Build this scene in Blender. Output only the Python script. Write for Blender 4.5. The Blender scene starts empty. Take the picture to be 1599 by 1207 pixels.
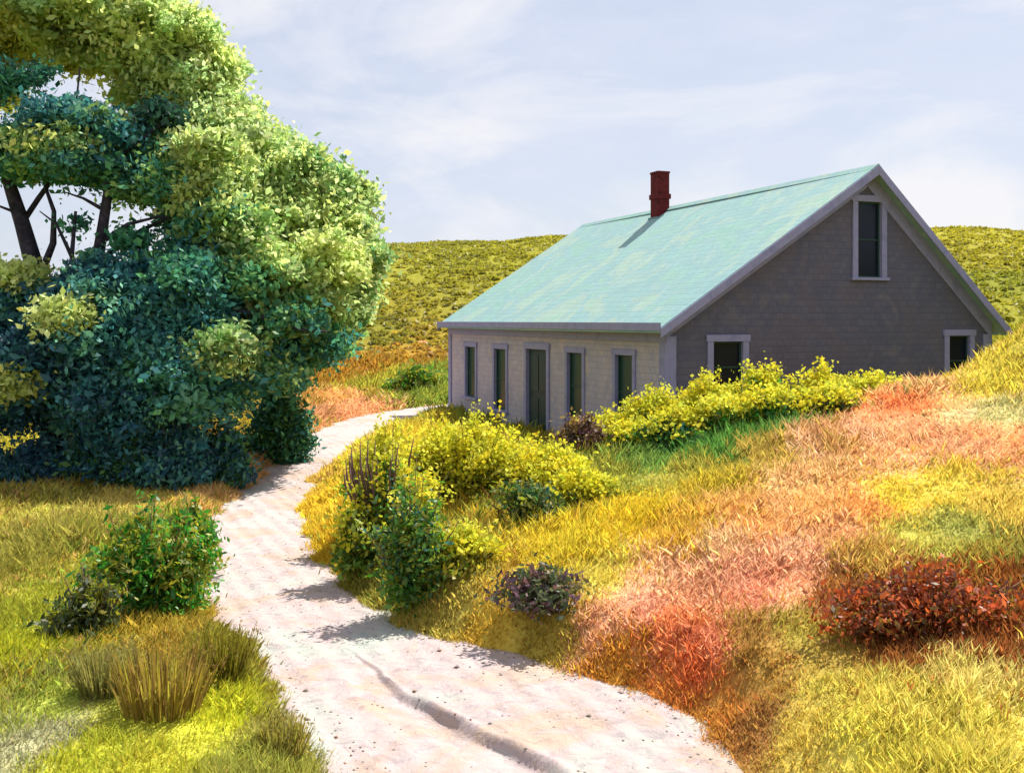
import bpy, math, random
import numpy as np
from mathutils import Vector, Matrix

# ---------------------------------------------------------------- camera, world, sun, exposure
SC = bpy.context.scene
COL = SC.collection
EYE = 2.85
cam_d = bpy.data.cameras.new('camera')
cam_d.lens = 36.02
cam_d.sensor_width = 36.0
cam_d.shift_y = -0.0647
cam_d.clip_end = 2000
cam_o = bpy.data.objects.new('camera', cam_d)
cam_o.location = (0, 0, EYE)
cam_o.rotation_euler = (math.radians(90), 0, 0)
COL.objects.link(cam_o)
SC.camera = cam_o

SUN_AZ, SUN_EL = 42.0, 55.0          # azimuth from +Y towards +X
SKY_STRENGTH = 0.067
world = bpy.data.worlds.new('World')
SC.world = world
world.use_nodes = True
wn, wl = world.node_tree.nodes, world.node_tree.links
wn.clear()
w_out = wn.new('ShaderNodeOutputWorld')
w_bg = wn.new('ShaderNodeBackground')
w_bg.inputs['Strength'].default_value = SKY_STRENGTH
w_sky = wn.new('ShaderNodeTexSky')
w_sky.sky_type = 'NISHITA'
w_sky.sun_disc = False
w_sky.sun_elevation = math.radians(SUN_EL)
w_sky.sun_rotation = math.radians(SUN_AZ)
w_sky.dust_density = 1.2
w_tc = wn.new('ShaderNodeTexCoord')
w_map = wn.new('ShaderNodeMapping')
w_map.inputs['Scale'].default_value = (1.0, 1.0, 2.6)
w_map.inputs['Rotation'].default_value = (0.0, 0.25, 0.0)
w_map.inputs['Location'].default_value = (0.9, 0.2, 0.35)
w_n = wn.new('ShaderNodeTexNoise')
w_n.inputs['Scale'].default_value = 3.4
w_n.inputs['Detail'].default_value = 9
w_n.inputs['Roughness'].default_value = 0.58
w_n.inputs['Distortion'].default_value = 0.6
w_r = wn.new('ShaderNodeValToRGB')
w_r.color_ramp.elements[0].position = 0.46
w_r.color_ramp.elements[0].color = (0.0, 0.0, 0.0, 1)
w_r.color_ramp.elements[1].position = 0.66
w_r.color_ramp.elements[1].color = (1, 1, 1, 1)
w_n2 = wn.new('ShaderNodeTexNoise')      # thin high veil
w_n2.inputs['Scale'].default_value = 7.0
w_n2.inputs['Detail'].default_value = 10
w_n2.inputs['Roughness'].default_value = 0.7
w_v = wn.new('ShaderNodeMix'); w_v.data_type = 'RGBA'
w_m = wn.new('ShaderNodeMix'); w_m.data_type = 'RGBA'
w_v.inputs[7].default_value = (6.5, 6.9, 8.1, 1)
w_m.inputs[7].default_value = (8.8, 8.5, 8.4, 1)
w_mr = wn.new('ShaderNodeMapRange')
w_mr.inputs[1].default_value = 0.3; w_mr.inputs[2].default_value = 0.7
w_mr.inputs[3].default_value = 0.62; w_mr.inputs[4].default_value = 0.92
w_ms = wn.new('ShaderNodeMath'); w_ms.operation = 'MULTIPLY'; w_ms.inputs[1].default_value = 0.65
wl.new(w_tc.outputs['Generated'], w_map.inputs['Vector'])
wl.new(w_map.outputs['Vector'], w_n.inputs['Vector'])
wl.new(w_map.outputs['Vector'], w_n2.inputs['Vector'])
wl.new(w_n.outputs['Fac'], w_r.inputs['Fac'])
wl.new(w_n2.outputs['Fac'], w_mr.inputs[0])
wl.new(w_mr.outputs[0], w_v.inputs[0])
wl.new(w_sky.outputs['Color'], w_v.inputs[6])
wl.new(w_v.outputs[2], w_m.inputs[6])
wl.new(w_r.outputs['Color'], w_ms.inputs[0])
wl.new(w_ms.outputs[0], w_m.inputs[0])
wl.new(w_m.outputs[2], w_bg.inputs['Color'])
wl.new(w_bg.outputs[0], w_out.inputs['Surface'])

sun_d = bpy.data.lights.new('sun', 'SUN')
sun_d.energy = 5.0
sun_d.angle = math.radians(0.5)
sun_d.color = (1.0, 0.95, 0.86)
sun_o = bpy.data.objects.new('sun', sun_d)
_a, _e = math.radians(SUN_AZ), math.radians(SUN_EL)
SUN = Vector((math.sin(_a) * math.cos(_e), math.cos(_a) * math.cos(_e), math.sin(_e)))
sun_o.rotation_euler = SUN.to_track_quat('Z', 'Y').to_euler()
sun_o.location = (20, 20, 40)
COL.objects.link(sun_o)

SC.view_settings.view_transform = 'Standard'
SC.view_settings.look = 'None'
SC.view_settings.exposure = 0.80
SC.view_settings.gamma = 1.0
SC.render.engine = 'CYCLES'
SC.cycles.max_bounces = 8
SC.cycles.diffuse_bounces = 5
SC.cycles.transmission_bounces = 4
SC.render.resolution_x = 1024
SC.render.resolution_y = 772

rng = np.random.default_rng(7)
random.seed(7)

# ---------------------------------------------------------------- terrain functions
#TERRAIN
def ss(x):
    x = np.clip(x, 0, 1)
    return x * x * (3 - 2 * x)

_PY = np.array([-6, 3, 5, 6.45, 7.24, 7.73, 8.29, 9.12, 9.7, 10.1, 10.86, 12.67, 15.2, 18.2, 22.8, 28.5, 31, 33, 36.])
_PL = np.array([.2, -.5, -.95, -1.25, -1.55, -1.80, -2.05, -2.5, -2.85, -3.1, -3.45, -3.92, -4.46, -4.56, -5.12, -4.98, -4.2, -3.3, -1.2])
_PR = np.array([6.0, 2.9, 1.95, 1.45, 1.27, .97, .42, -.57, -1.15, -1.4, -1.76, -2.45, -3.04, -3.53, -3.41, -2.75, -2.2, -1.75, .3])
def path_l(Y): return np.interp(Y, _PY, _PL) + .06 * np.sin(Y * 5.1) + .04 * np.sin(Y * 11.3 + 1)
def path_r(Y): return np.interp(Y, _PY, _PR) + .05 * np.sin(Y * 4.3 + 2) + .04 * np.sin(Y * 9.7)

def wob(X, Y):
    return (.35 * np.sin(X * .9 + 1.3 * np.sin(Y * .31)) * np.sin(Y * .7 + .8 * np.sin(X * .43 + 1))
            + .22 * np.sin(X * 2.1 + Y * 1.3) * np.sin(Y * 1.9 - X * .8 + 2)
            + .10 * np.sin(X * 5.3 + Y * 2.2 + 1) * np.sin(Y * 4.7 - X * 1.9))

def height(X, Y):
    X = np.asarray(X, float); Y = np.asarray(Y, float)
    L, R = path_l(Y), path_r(Y)
    d = X - R
    yfade = 1 - ss((Y - 34) / 3)
    F = 1 - ss((Y - 13.6) / 5.0)
    F = np.maximum(F, ss((X - 10.5) / 5) * (1 - ss((Y - 24) / 14)))
    dd = np.maximum(d, 0)
    near = np.interp(Y, [4, 8, 11], [.6, .85, 1.0])
    bank = .32 * ss(d / .75) * (1 - ss((Y - 22) / 4) * .6) + (.148 * np.minimum(dd, 14) + .006 * np.minimum(dd, 14) ** 2) * F * near + .8 * ss((X - 5.9) / 2.2) * F * near * ss((Y - 9) / 4)
    dl = L - X
    dlp = np.maximum(dl, 0)
    left = .14 * ss(dl / .4) + .02 * np.minimum(dlp, 20)
    inside = ss(np.minimum(d, 0) * -4 + 0) * ss(np.minimum(dl, 0) * -4)      # carve the path bed
    z = np.where(d > 0, bank, left * (dl > 0))
    z = z + wob(X, Y) * .16 * np.where(d > 0, ss(d / 1.5), ss(dl / 1.2))
    z = z - .16 * inside * yfade
    # keep the yard flat round the cottage
    lx = (X - 2.886) * .9325 + (Y - 19.2) * .361
    ly = -(X - 2.886) * .361 + (Y - 19.2) * .9325
    near_h = ss(1 - np.maximum(np.maximum(-lx, lx - 7.93), np.maximum(-ly, ly - 13.3)) / 2.5)
    z = z * (1 - near_h) + np.minimum(z, .05) * near_h
    # far hill
    crest = 9.75 + .024 * X + .3 * np.sin(X * .05 + 1) + .1 * np.sin(X * .21) - 5.5 * ss((-X - 22) / 30)
    t = ss((Y - 38) / 58)
    hill = crest * t * (1 - .55 * ss((Y - 100) / 90))
    z = z + hill + wob(X * .23, Y * .23) * .6 * ss((Y - 42) / 20)
    return z
#END

# ---------------------------------------------------------------- helpers
def lin(h, k=1.0):
    if isinstance(h, str):
        c = [int(h[i:i + 2], 16) / 255 for i in (0, 2, 4)]
    else:
        c = list(h)
    return [min(1, k * (x / 12.92 if x <= .04045 else ((x + .055) / 1.055) ** 2.4)) for x in c]

def tag(o, label=None, cat=None, group=None, kind=None):
    if label: o['label'] = label
    if cat: o['category'] = cat
    if group: o['group'] = group
    if kind: o['kind'] = kind
    return o

def empty(name, loc=(0, 0, 0), rz=0.0):
    o = bpy.data.objects.new(name, None)
    o.location = loc; o.rotation_euler = (0, 0, rz)
    o.empty_display_size = .3
    COL.objects.link(o)
    return o

def link(name, me, mat, parent=None):
    o = bpy.data.objects.new(name, me)
    COL.objects.link(o)
    if mat is not None: me.materials.append(mat)
    if parent is not None: o.parent = parent
    return o

def np_mesh(name, V, faces_flat, per, colors=None, smooth=False):
    """V (n,3); faces_flat: flat index array; per: verts per face"""
    me = bpy.data.meshes.new(name)
    nf = len(faces_flat) // per
    me.vertices.add(len(V)); me.vertices.foreach_set('co', np.ascontiguousarray(V, np.float32).ravel())
    me.loops.add(len(faces_flat)); me.loops.foreach_set('vertex_index', np.ascontiguousarray(faces_flat, np.int32))
    me.polygons.add(nf)
    me.polygons.foreach_set('loop_start', np.arange(0, nf * per, per, dtype=np.int32))
    me.polygons.foreach_set('loop_total', np.full(nf, per, np.int32))
    if smooth: me.polygons.foreach_set('use_smooth', np.ones(nf, bool))
    if colors is not None:
        a = me.attributes.new('Col', 'FLOAT_COLOR', 'POINT')
        c = np.ones((len(V), 4), np.float32); c[:, :3] = colors
        a.data.foreach_set('color', c.ravel())
    me.update(calc_edges=True)
    return me

def leaf_arrays(P, size, col, up=0.0, asp=.55, nrm=None):
    """diamond leaves, one per point"""
    n = len(P)
    a = rng.normal(size=(n, 3)); a[:, 2] += up * 1.5
    a /= np.linalg.norm(a, axis=1)[:, None]
    b = rng.normal(size=(n, 3)) if nrm is None else np.cross(a, nrm + rng.normal(size=(n, 3)) * .6)
    b -= a * (a * b).sum(1)[:, None]
    b /= np.linalg.norm(b, axis=1)[:, None] + 1e-9
    s = (np.asarray(size) * rng.uniform(.6, 1.4, n))[:, None]
    V = np.stack([P - a * s * .5, P + b * s * asp * .5 - a * s * .05, P + a * s * .5, P - b * s * asp * .5 - a * s * .05], 1).reshape(-1, 3)
    C = np.repeat(col, 4, axis=0)
    return V, C

def leaf_mesh(name, parts, mat, parent, keep=None):
    V = np.concatenate([p[0] for p in parts]); C = np.concatenate([p[1] for p in parts])
    me = np_mesh(name, V, np.arange(len(V)), 4, C)
    return link(name, me, mat, parent)

def jitter(cols, s=.13):
    return np.clip(cols * (1 + rng.normal(size=(len(cols), 1)) * s) * (1 + rng.normal(size=(len(cols), 3)) * s * .35), 0.003, .95)

def tube(pts, radii, sides=8):
    pts = [Vector(p) for p in pts]
    V = []; F = []
    for i, p in enumerate(pts):
        t = (pts[min(i + 1, len(pts) - 1)] - pts[max(i - 1, 0)]).normalized()
        q = t.orthogonal().normalized(); r = t.cross(q)
        if i and abs(q.dot(lastq)) < .99:
            q = (lastq - t * lastq.dot(t)).normalized(); r = t.cross(q)
        lastq = q
        for k in range(sides):
            an = 2 * math.pi * k / sides
            V.append(p + (q * math.cos(an) + r * math.sin(an)) * radii[i] * (1 + .12 * math.sin(3 * an + i)))
    for i in range(len(pts) - 1):
        for k in range(sides):
            F.append((i * sides + k, i * sides + (k + 1) % sides, (i + 1) * sides + (k + 1) % sides, (i + 1) * sides + k))
    F.append(tuple(range(sides))[::-1]); F.append(tuple(range((len(pts) - 1) * sides, len(pts) * sides)))
    return V, F

def tubes_obj(name, tl, mat, parent, sides=8):
    V, F = [], []
    for pts, rad in tl:
        v, f = tube(pts, rad, sides)
        o = len(V); V += v; F += [tuple(i + o for i in q) for q in f]
    me = bpy.data.meshes.new(name); me.from_pydata(V, [], F); me.update()
    for p in me.polygons: p.use_smooth = True
    return link(name, me, mat, parent)

def at(px, py, Y):
    """photo pixel + distance -> world point"""
    return np.array([(px - 799.5) * Y / 1600, Y, EYE - (py - 500) * Y / 1600])

# ---------------------------------------------------------------- materials
def new_mat(name):
    m = bpy.data.materials.new(name); m.use_nodes = True
    nt = m.node_tree; nt.nodes.clear()
    return m, nt.nodes, nt.links

def mat_leaf(name, trans=.4, rough=.5, gloss=.04):
    m, n, l = new_mat(name)
    out = n.new('ShaderNodeOutputMaterial')
    at_ = n.new('ShaderNodeAttribute'); at_.attribute_name = 'Col'
    d = n.new('ShaderNodeBsdfDiffuse'); t = n.new('ShaderNodeBsdfTranslucent')
    mx = n.new('ShaderNodeMixShader'); mx.inputs[0].default_value = trans
    l.new(at_.outputs['Color'], d.inputs['Color']); l.new(at_.outputs['Color'], t.inputs['Color'])
    l.new(d.outputs[0], mx.inputs[1]); l.new(t.outputs[0], mx.inputs[2])
    g = n.new('ShaderNodeBsdfGlossy'); g.inputs['Roughness'].default_value = rough
    m2 = n.new('ShaderNodeMixShader'); m2.inputs[0].default_value = gloss
    l.new(mx.outputs[0], m2.inputs[1]); l.new(g.outputs[0], m2.inputs[2])
    l.new(m2.outputs[0], out.inputs['Surface'])
    return m

def mat_noise(name, cols, scale=3.0, rough=.8, bump=.2, bscale=30, coord='Object', spec=.3, detail=6, pos=None, distort=.5):
    """smoothly mottled colour from several tones plus fine bump"""
    m, n, l = new_mat(name)
    out = n.new('ShaderNodeOutputMaterial'); b = n.new('ShaderNodeBsdfPrincipled')
    tc = n.new('ShaderNodeTexCoord')
    nz = n.new('ShaderNodeTexNoise'); nz.inputs['Scale'].default_value = scale; nz.inputs['Detail'].default_value = detail
    nz.inputs['Roughness'].default_value = .62; nz.inputs['Distortion'].default_value = distort
    r = n.new('ShaderNodeValToRGB'); el = r.color_ramp.elements
    k = len(cols)
    for i, c in enumerate(cols):
        p = .33 + .34 * i / max(1, k - 1)
        e = el[i] if i < 2 else el.new(p)
        e.position = p
        e.color = (*c, 1)
    l.new(tc.outputs[coord], nz.inputs['Vector']); l.new(nz.outputs['Fac'], r.inputs['Fac'])
    l.new(r.outputs['Color'], b.inputs['Base Color'])
    b.inputs['Roughness'].default_value = rough; b.inputs['Specular IOR Level'].default_value = spec
    if bump:
        n2 = n.new('ShaderNodeTexNoise'); n2.inputs['Scale'].default_value = bscale; n2.inputs['Detail'].default_value = 5
        bp = n.new('ShaderNodeBump'); bp.inputs['Strength'].default_value = bump; bp.inputs['Distance'].default_value = .02
        l.new(tc.outputs[coord], n2.inputs['Vector']); l.new(n2.outputs['Fac'], bp.inputs['Height']); l.new(bp.outputs[0], b.inputs['Normal'])
    l.new(b.outputs[0], out.inputs['Surface'])
    m['bsdf'] = b.name
    return m

def mat_courses(name, cols, axis, bw, bh, mortar=.012, rough=.85, strength=.5, scale=1.2, vary=.12, mort_dark=.6, stain=None):
    """shingle / clapboard / brick courses: axis = which object coords feed (u, v)"""
    m, n, l = new_mat(name)
    out = n.new('ShaderNodeOutputMaterial'); b = n.new('ShaderNodeBsdfPrincipled')
    tc = n.new('ShaderNodeTexCoord'); sp = n.new('ShaderNodeSeparateXYZ'); cb = n.new('ShaderNodeCombineXYZ')
    l.new(tc.outputs['Object'], sp.inputs[0])
    l.new(sp.outputs[axis[0]], cb.inputs[0]); l.new(sp.outputs[axis[1]], cb.inputs[1])
    br = n.new('ShaderNodeTexBrick')
    br.inputs['Scale'].default_value = 1; br.inputs['Brick Width'].default_value = bw; br.inputs['Row Height'].default_value = bh
    br.inputs['Mortar Size'].default_value = mortar; br.inputs['Mortar Smooth'].default_value = .4
    br.inputs['Color1'].default_value = (1, 1, 1, 1); br.inputs['Color2'].default_value = (1 - vary * 2,) * 3 + (1,)
    br.inputs['Mortar'].default_value = (mort_dark,) * 3 + (1,)
    l.new(cb.outputs[0], br.inputs['Vector'])
    nz = n.new('ShaderNodeTexNoise'); nz.inputs['Scale'].default_value = scale; nz.inputs['Detail'].default_value = 7
    nz.inputs['Roughness'].default_value = .65; nz.inputs['Distortion'].default_value = 1.0
    l.new(tc.outputs['Object'], nz.inputs['Vector'])
    r = n.new('ShaderNodeValToRGB'); el = r.color_ramp.elements
    for i, c in enumerate(cols):
        p = .32 + .36 * i / max(1, len(cols) - 1)
        e = el[i] if i < 2 else el.new(p)
        e.position = p
        e.color = (*c, 1)
    l.new(nz.outputs['Fac'], r.inputs['Fac'])
    mx = n.new('ShaderNodeMix'); mx.data_type = 'RGBA'; mx.blend_type = 'MULTIPLY'; mx.inputs[0].default_value = 1
    l.new(r.outputs['Color'], mx.inputs[6]); l.new(br.outputs['Color'], mx.inputs[7])
    l.new(mx.outputs[2], b.inputs['Base Color'])
    b.inputs['Roughness'].default_value = rough; b.inputs['Specular IOR Level'].default_value = .2
    n2 = n.new('ShaderNodeTexNoise'); n2.inputs['Scale'].default_value = 18; n2.inputs['Detail'].default_value = 5
    l.new(tc.outputs['Object'], n2.inputs['Vector'])
    ad = n.new('ShaderNodeMath'); ad.operation = 'MULTIPLY_ADD'; ad.inputs[1].default_value = -1.0
    l.new(br.outputs['Fac'], ad.inputs[0]); l.new(n2.outputs['Fac'], ad.inputs[2])
    bp = n.new('ShaderNodeBump'); bp.inputs['Strength'].default_value = strength; bp.inputs['Distance'].default_value = .012
    l.new(ad.outputs[0], bp.inputs['Height']); l.new(bp.outputs[0], b.inputs['Normal'])
    l.new(b.outputs[0], out.inputs['Surface'])
    return m

def mat_plain(name, col, rough=.6, spec=.3, metal=0, coat=0):
    m, n, l = new_mat(name)
    out = n.new('ShaderNodeOutputMaterial'); b = n.new('ShaderNodeBsdfPrincipled')
    b.inputs['Base Color'].default_value = (*col, 1); b.inputs['Roughness'].default_value = rough
    b.inputs['Specular IOR Level'].default_value = spec; b.inputs['Metallic'].default_value = metal
    l.new(b.outputs[0], out.inputs['Surface'])
    return m

M_LEAF = mat_leaf('leaf', .55)
M_LEAFL = mat_leaf('pale_leaf', .62, .5, .02)
M_LEAFD = mat_leaf('dark_leaf', .35, .5, .03)
M_GRASS = mat_leaf('grass_blade', .55, .5, .02)
M_FLOWER = mat_leaf('flower', .5, .6, .0)
M_BARK = mat_noise('bark', [lin('1c1a26'), lin('33303c'), lin('4a4450')], 6, .9, .8, 25)
M_STEM = mat_noise('stem', [lin('5a4a30'), lin('7a5f40')], 8, .9, .4, 30)

# ---------------------------------------------------------------- ground sheet
GK = .86            # photograph colour -> base colour
PATCH = np.array([
[1.34,10.72,0.28,0.51,0.694,0.527,0.014,1],
[2.08,11.08,0.29,0.69,0.578,0.456,0.021,1],
[0.75,9.20,0.24,0.35,0.687,0.578,0.051,1],
[0.28,8.78,0.23,0.35,0.527,0.392,0.030,1],
[-0.22,9.06,0.24,0.35,0.624,0.423,0.025,1],
[-0.58,9.40,0.25,0.35,0.578,0.479,0.051,1],
[0.62,9.94,0.26,0.48,0.672,0.539,0.018,1],
[1.62,9.92,0.26,0.48,0.687,0.456,0.030,1],
[2.23,10.16,0.27,0.44,0.723,0.323,0.098,2],
[2.79,9.90,0.26,0.42,0.730,0.332,0.117,2],
[3.40,9.88,0.26,0.40,0.723,0.279,0.080,2],
[3.04,10.78,0.28,0.53,0.694,0.352,0.162,2],
[4.60,12.26,0.32,0.75,0.745,0.314,0.162,2],
[4.96,12.80,0.34,0.75,0.745,0.216,0.080,2],
[4.00,12.06,0.32,0.57,0.738,0.352,0.216,2],
[5.20,12.22,0.32,0.70,0.687,0.392,0.188,2],
[4.88,11.14,0.29,0.56,0.730,0.332,0.188,2],
[5.28,10.68,0.28,0.45,0.730,0.279,0.117,2],
[5.58,13.72,0.36,0.75,0.687,0.352,0.162,2],
[1.07,8.56,0.22,0.35,0.745,0.301,0.202,2],
[1.52,8.68,0.23,0.35,0.761,0.323,0.195,2],
[1.94,8.84,0.23,0.35,0.745,0.323,0.216,2],
[1.27,8.14,0.21,0.35,0.687,0.202,0.080,2],
[1.47,7.82,0.21,0.35,0.730,0.231,0.122,2],
[2.04,8.58,0.23,0.35,0.776,0.296,0.195,2],
[2.44,9.06,0.24,0.35,0.761,0.371,0.246,2],
[1.92,9.28,0.24,0.35,0.745,0.392,0.216,2],
[2.94,9.20,0.24,0.35,0.730,0.323,0.162,2],
[2.67,9.92,0.26,0.41,0.745,0.352,0.162,2],
[2.37,9.46,0.25,0.36,0.745,0.323,0.127,2],
[3.42,11.90,0.31,0.62,0.761,0.392,0.246,2],
[2.16,10.48,0.28,0.44,0.716,0.352,0.107,2],
[4.18,11.52,0.30,0.66,0.761,0.352,0.188,2],
[2.40,8.70,0.23,0.35,0.761,0.314,0.188,2],
[0.80,8.48,0.22,0.35,0.745,0.323,0.188,2],
[1.41,9.00,0.24,0.35,0.776,0.371,0.231,2],
[3.20,10.24,0.27,0.35,0.745,0.352,0.138,2],
[5.16,11.16,0.29,0.51,0.761,0.332,0.162,2],
[2.68,8.24,0.22,0.35,0.392,0.138,0.034,4],
[2.70,7.20,0.19,0.35,0.352,0.107,0.025,4],
[3.93,8.16,0.21,0.35,0.392,0.117,0.025,4],
[3.20,7.30,0.19,0.35,0.323,0.089,0.021,4],
[3.34,8.22,0.22,0.35,0.352,0.107,0.025,4],
[1.35,7.68,0.20,0.35,0.687,0.156,0.051,4],
[1.19,7.60,0.20,0.35,0.604,0.195,0.040,4],
[1.51,7.30,0.19,0.35,0.604,0.231,0.051,4],
[0.81,8.12,0.21,0.35,0.631,0.254,0.034,4],
[1.35,7.20,0.19,0.35,0.527,0.216,0.040,4],
[3.75,9.98,0.26,0.35,0.723,0.558,0.025,1],
[4.24,9.96,0.26,0.35,0.716,0.578,0.040,1],
[4.46,9.38,0.25,0.35,0.687,0.527,0.051,1],
[3.03,8.80,0.23,0.35,0.631,0.434,0.051,1],
[3.58,9.08,0.24,0.35,0.578,0.527,0.051,1],
[3.98,8.48,0.22,0.35,0.479,0.392,0.030,1],
[3.71,11.86,0.31,0.59,0.631,0.392,0.065,1],
[3.95,9.02,0.24,0.35,0.392,0.392,0.042,1],
[4.01,8.32,0.22,0.35,0.352,0.323,0.030,1],
[2.17,7.72,0.20,0.35,0.434,0.352,0.030,1],
[1.83,7.70,0.20,0.35,0.434,0.254,0.030,1],
[1.84,7.34,0.19,0.35,0.434,0.246,0.021,1],
[2.31,7.40,0.19,0.35,0.479,0.332,0.030,1],
[2.11,6.74,0.18,0.35,0.631,0.527,0.051,1],
[2.42,6.44,0.17,0.35,0.723,0.631,0.068,1],
[2.92,6.66,0.17,0.35,0.745,0.631,0.098,1],
[2.78,5.92,0.16,0.35,0.723,0.631,0.065,1],
[1.81,6.44,0.17,0.35,0.631,0.479,0.040,1],
[1.62,6.82,0.18,0.35,0.434,0.216,0.030,1],
[2.37,5.82,0.15,0.35,0.687,0.604,0.051,1],
[2.11,6.14,0.16,0.35,0.723,0.631,0.051,1],
[6.10,13.18,0.35,0.54,0.687,0.578,0.040,1],
[6.56,13.44,0.35,0.47,0.578,0.479,0.030,1],
[5.55,11.68,0.31,0.52,0.578,0.527,0.117,1],
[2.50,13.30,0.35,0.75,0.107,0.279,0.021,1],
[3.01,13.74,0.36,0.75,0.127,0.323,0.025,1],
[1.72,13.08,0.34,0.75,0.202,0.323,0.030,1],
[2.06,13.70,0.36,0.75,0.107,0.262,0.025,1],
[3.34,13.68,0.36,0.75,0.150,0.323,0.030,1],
[3.01,12.02,0.32,0.74,0.527,0.392,0.040,1],
[1.97,12.08,0.32,0.75,0.434,0.392,0.030,1],
[3.63,12.08,0.32,0.59,0.631,0.352,0.080,1],
[1.27,12.70,0.33,0.75,0.352,0.352,0.025,1],
[-6.26,14.32,0.38,0.75,0.434,0.352,0.051,0],
[-5.83,15.56,0.41,0.75,0.687,0.434,0.117,2],
[-5.12,17.44,0.46,0.75,0.745,0.434,0.188,2],
[-6.34,14.30,0.38,0.75,0.578,0.434,0.080,2],
[-5.53,11.96,0.31,0.75,0.392,0.352,0.040,0],
[-4.48,9.56,0.25,0.41,0.392,0.392,0.021,0],
[-4.00,8.32,0.22,0.42,0.479,0.479,0.014,0],
[-3.22,9.38,0.25,0.53,0.527,0.392,0.030,0],
[-2.68,8.10,0.21,0.50,0.479,0.323,0.030,0],
[-2.45,8.34,0.22,0.48,0.392,0.352,0.030,0],
[-3.08,7.04,0.18,0.35,0.434,0.479,0.051,0],
[-3.00,6.50,0.17,0.35,0.434,0.413,0.162,0],
[-2.57,6.32,0.17,0.35,0.527,0.527,0.030,0],
[-2.62,7.00,0.18,0.35,0.479,0.479,0.045,0],
[-1.94,6.92,0.18,0.35,0.578,0.578,0.021,0],
[-1.59,6.36,0.17,0.35,0.434,0.434,0.051,0],
[-2.13,6.20,0.16,0.35,0.578,0.552,0.034,0],
[-1.58,7.02,0.18,0.41,0.434,0.392,0.065,0],
[-2.91,7.52,0.20,0.45,0.352,0.314,0.065,0],
[-4.06,12.74,0.33,0.75,0.332,0.434,0.030,0],
[-3.82,9.42,0.25,0.48,0.144,0.254,0.030,0],
[-4.39,20.08,0.53,2.01,0.723,0.352,0.162,2],
[-4.35,17.44,0.46,0.75,0.716,0.352,0.162,2],
[-5.70,28.56,0.75,3.92,0.745,0.314,0.162,2],
[-5.90,33.78,0.89,6.06,0.723,0.323,0.117,2],
[-4.62,30.88,0.81,3.51,0.745,0.314,0.162,2],
[-5.10,40.94,1.61,5.72,0.479,0.434,0.030,0],
[-3.83,41.00,1.61,5.73,0.279,0.352,0.030,0],
[-4.85,48.62,1.91,4.13,0.527,0.296,0.025,3],
[-6.51,43.50,1.71,4.95,0.578,0.296,0.025,3],
[-6.14,27.34,0.72,3.72,0.479,0.392,0.021,0],
[-6.15,29.84,0.78,4.38,0.578,0.352,0.051,0],
[-9.83,21.26,0.56,2.07,0.578,0.503,0.040,0],
[-15.59,32.42,0.85,5.18,0.527,0.456,0.030,0],
[-8.81,28.22,0.74,3.90,0.254,0.279,0.030,0],
[-8.46,22.58,0.59,2.43,0.195,0.246,0.030,0],
[-2.85,15.20,0.40,0.75,0.807,0.578,0.021,1],
[-2.09,12.42,0.33,0.54,0.687,0.479,0.014,1],
[-3.44,19.02,0.50,0.75,0.745,0.527,0.051,1],
[-1.45,10.60,0.28,0.35,0.392,0.352,0.030,1],
[-2.31,20.58,0.54,2.73,0.716,0.578,0.030,1],
[-8.77,78.14,3.08,11.88,0.413,0.371,0.025,3],
[-4.90,78.86,3.11,9.89,0.352,0.323,0.014,3],
[0.03,86.78,3.42,12.13,0.392,0.352,0.014,3],
[-6.08,60.96,2.40,3.63,0.392,0.323,0.018,3],
[-4.09,65.80,2.59,5.07,0.371,0.323,0.018,3],
[-6.98,55.98,2.20,4.05,0.296,0.262,0.014,3],
[-4.06,54.40,2.14,3.06,0.434,0.314,0.021,3],
[32.19,73.52,2.89,5.72,0.392,0.332,0.012,3],
[31.91,66.26,2.61,3.83,0.305,0.305,0.012,3],
[39.65,83.42,3.28,10.52,0.479,0.413,0.021,3],
[28.24,61.86,2.44,3.65,0.392,0.352,0.014,3],
[13.72,27.76,0.73,11.55,0.434,0.392,0.021,3],
[-22.33,59.60,2.35,3.95,0.144,0.195,0.021,3],
[-30.16,64.38,2.53,8.24,0.392,0.402,0.030,3],
[-16.78,67.20,2.65,4.40,0.254,0.279,0.021,3],
[9.35,74.62,2.94,5.90,0.392,0.332,0.012,3],
[21.36,75.86,2.99,7.20,0.352,0.323,0.014,3]

])
_f = np.array([[1.15, 1.17, 1.6], [1.2, 1.2, 2.2], [1.28, 1.62, 1.45], [.95, 1.0, 1.1], [1.25, 1.5, 1.2]])
PATCH[:, 4:7] *= GK * _f[PATCH[:, 7].astype(int)]
PATCH[:, 4:7] += (PATCH[:, 7:8] == 2) * .015 + .012
PCLS = PATCH[:, 7].astype(int)
def patch_pick(X, Y, soft=True):
    """choose for each point the soil/plant colour zone it stands in"""
    n = len(X); idx = np.zeros(n, int)
    for s in range(0, n, 20000):
        x = X[s:s + 20000, None]; y = Y[s:s + 20000, None]
        q = ((x - PATCH[None, :, 0]) / PATCH[None, :, 2]) ** 2 + ((y - PATCH[None, :, 1]) / PATCH[None, :, 3]) ** 2
        g = -np.log(-np.log(rng.uniform(1e-9, 1, q.shape))) * (1.35 if soft else 0)
        lw = -np.log(q * q + .02) * 1.6
        idx[s:s + 20000] = np.argmax(lw + g, 1)
    return idx
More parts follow.
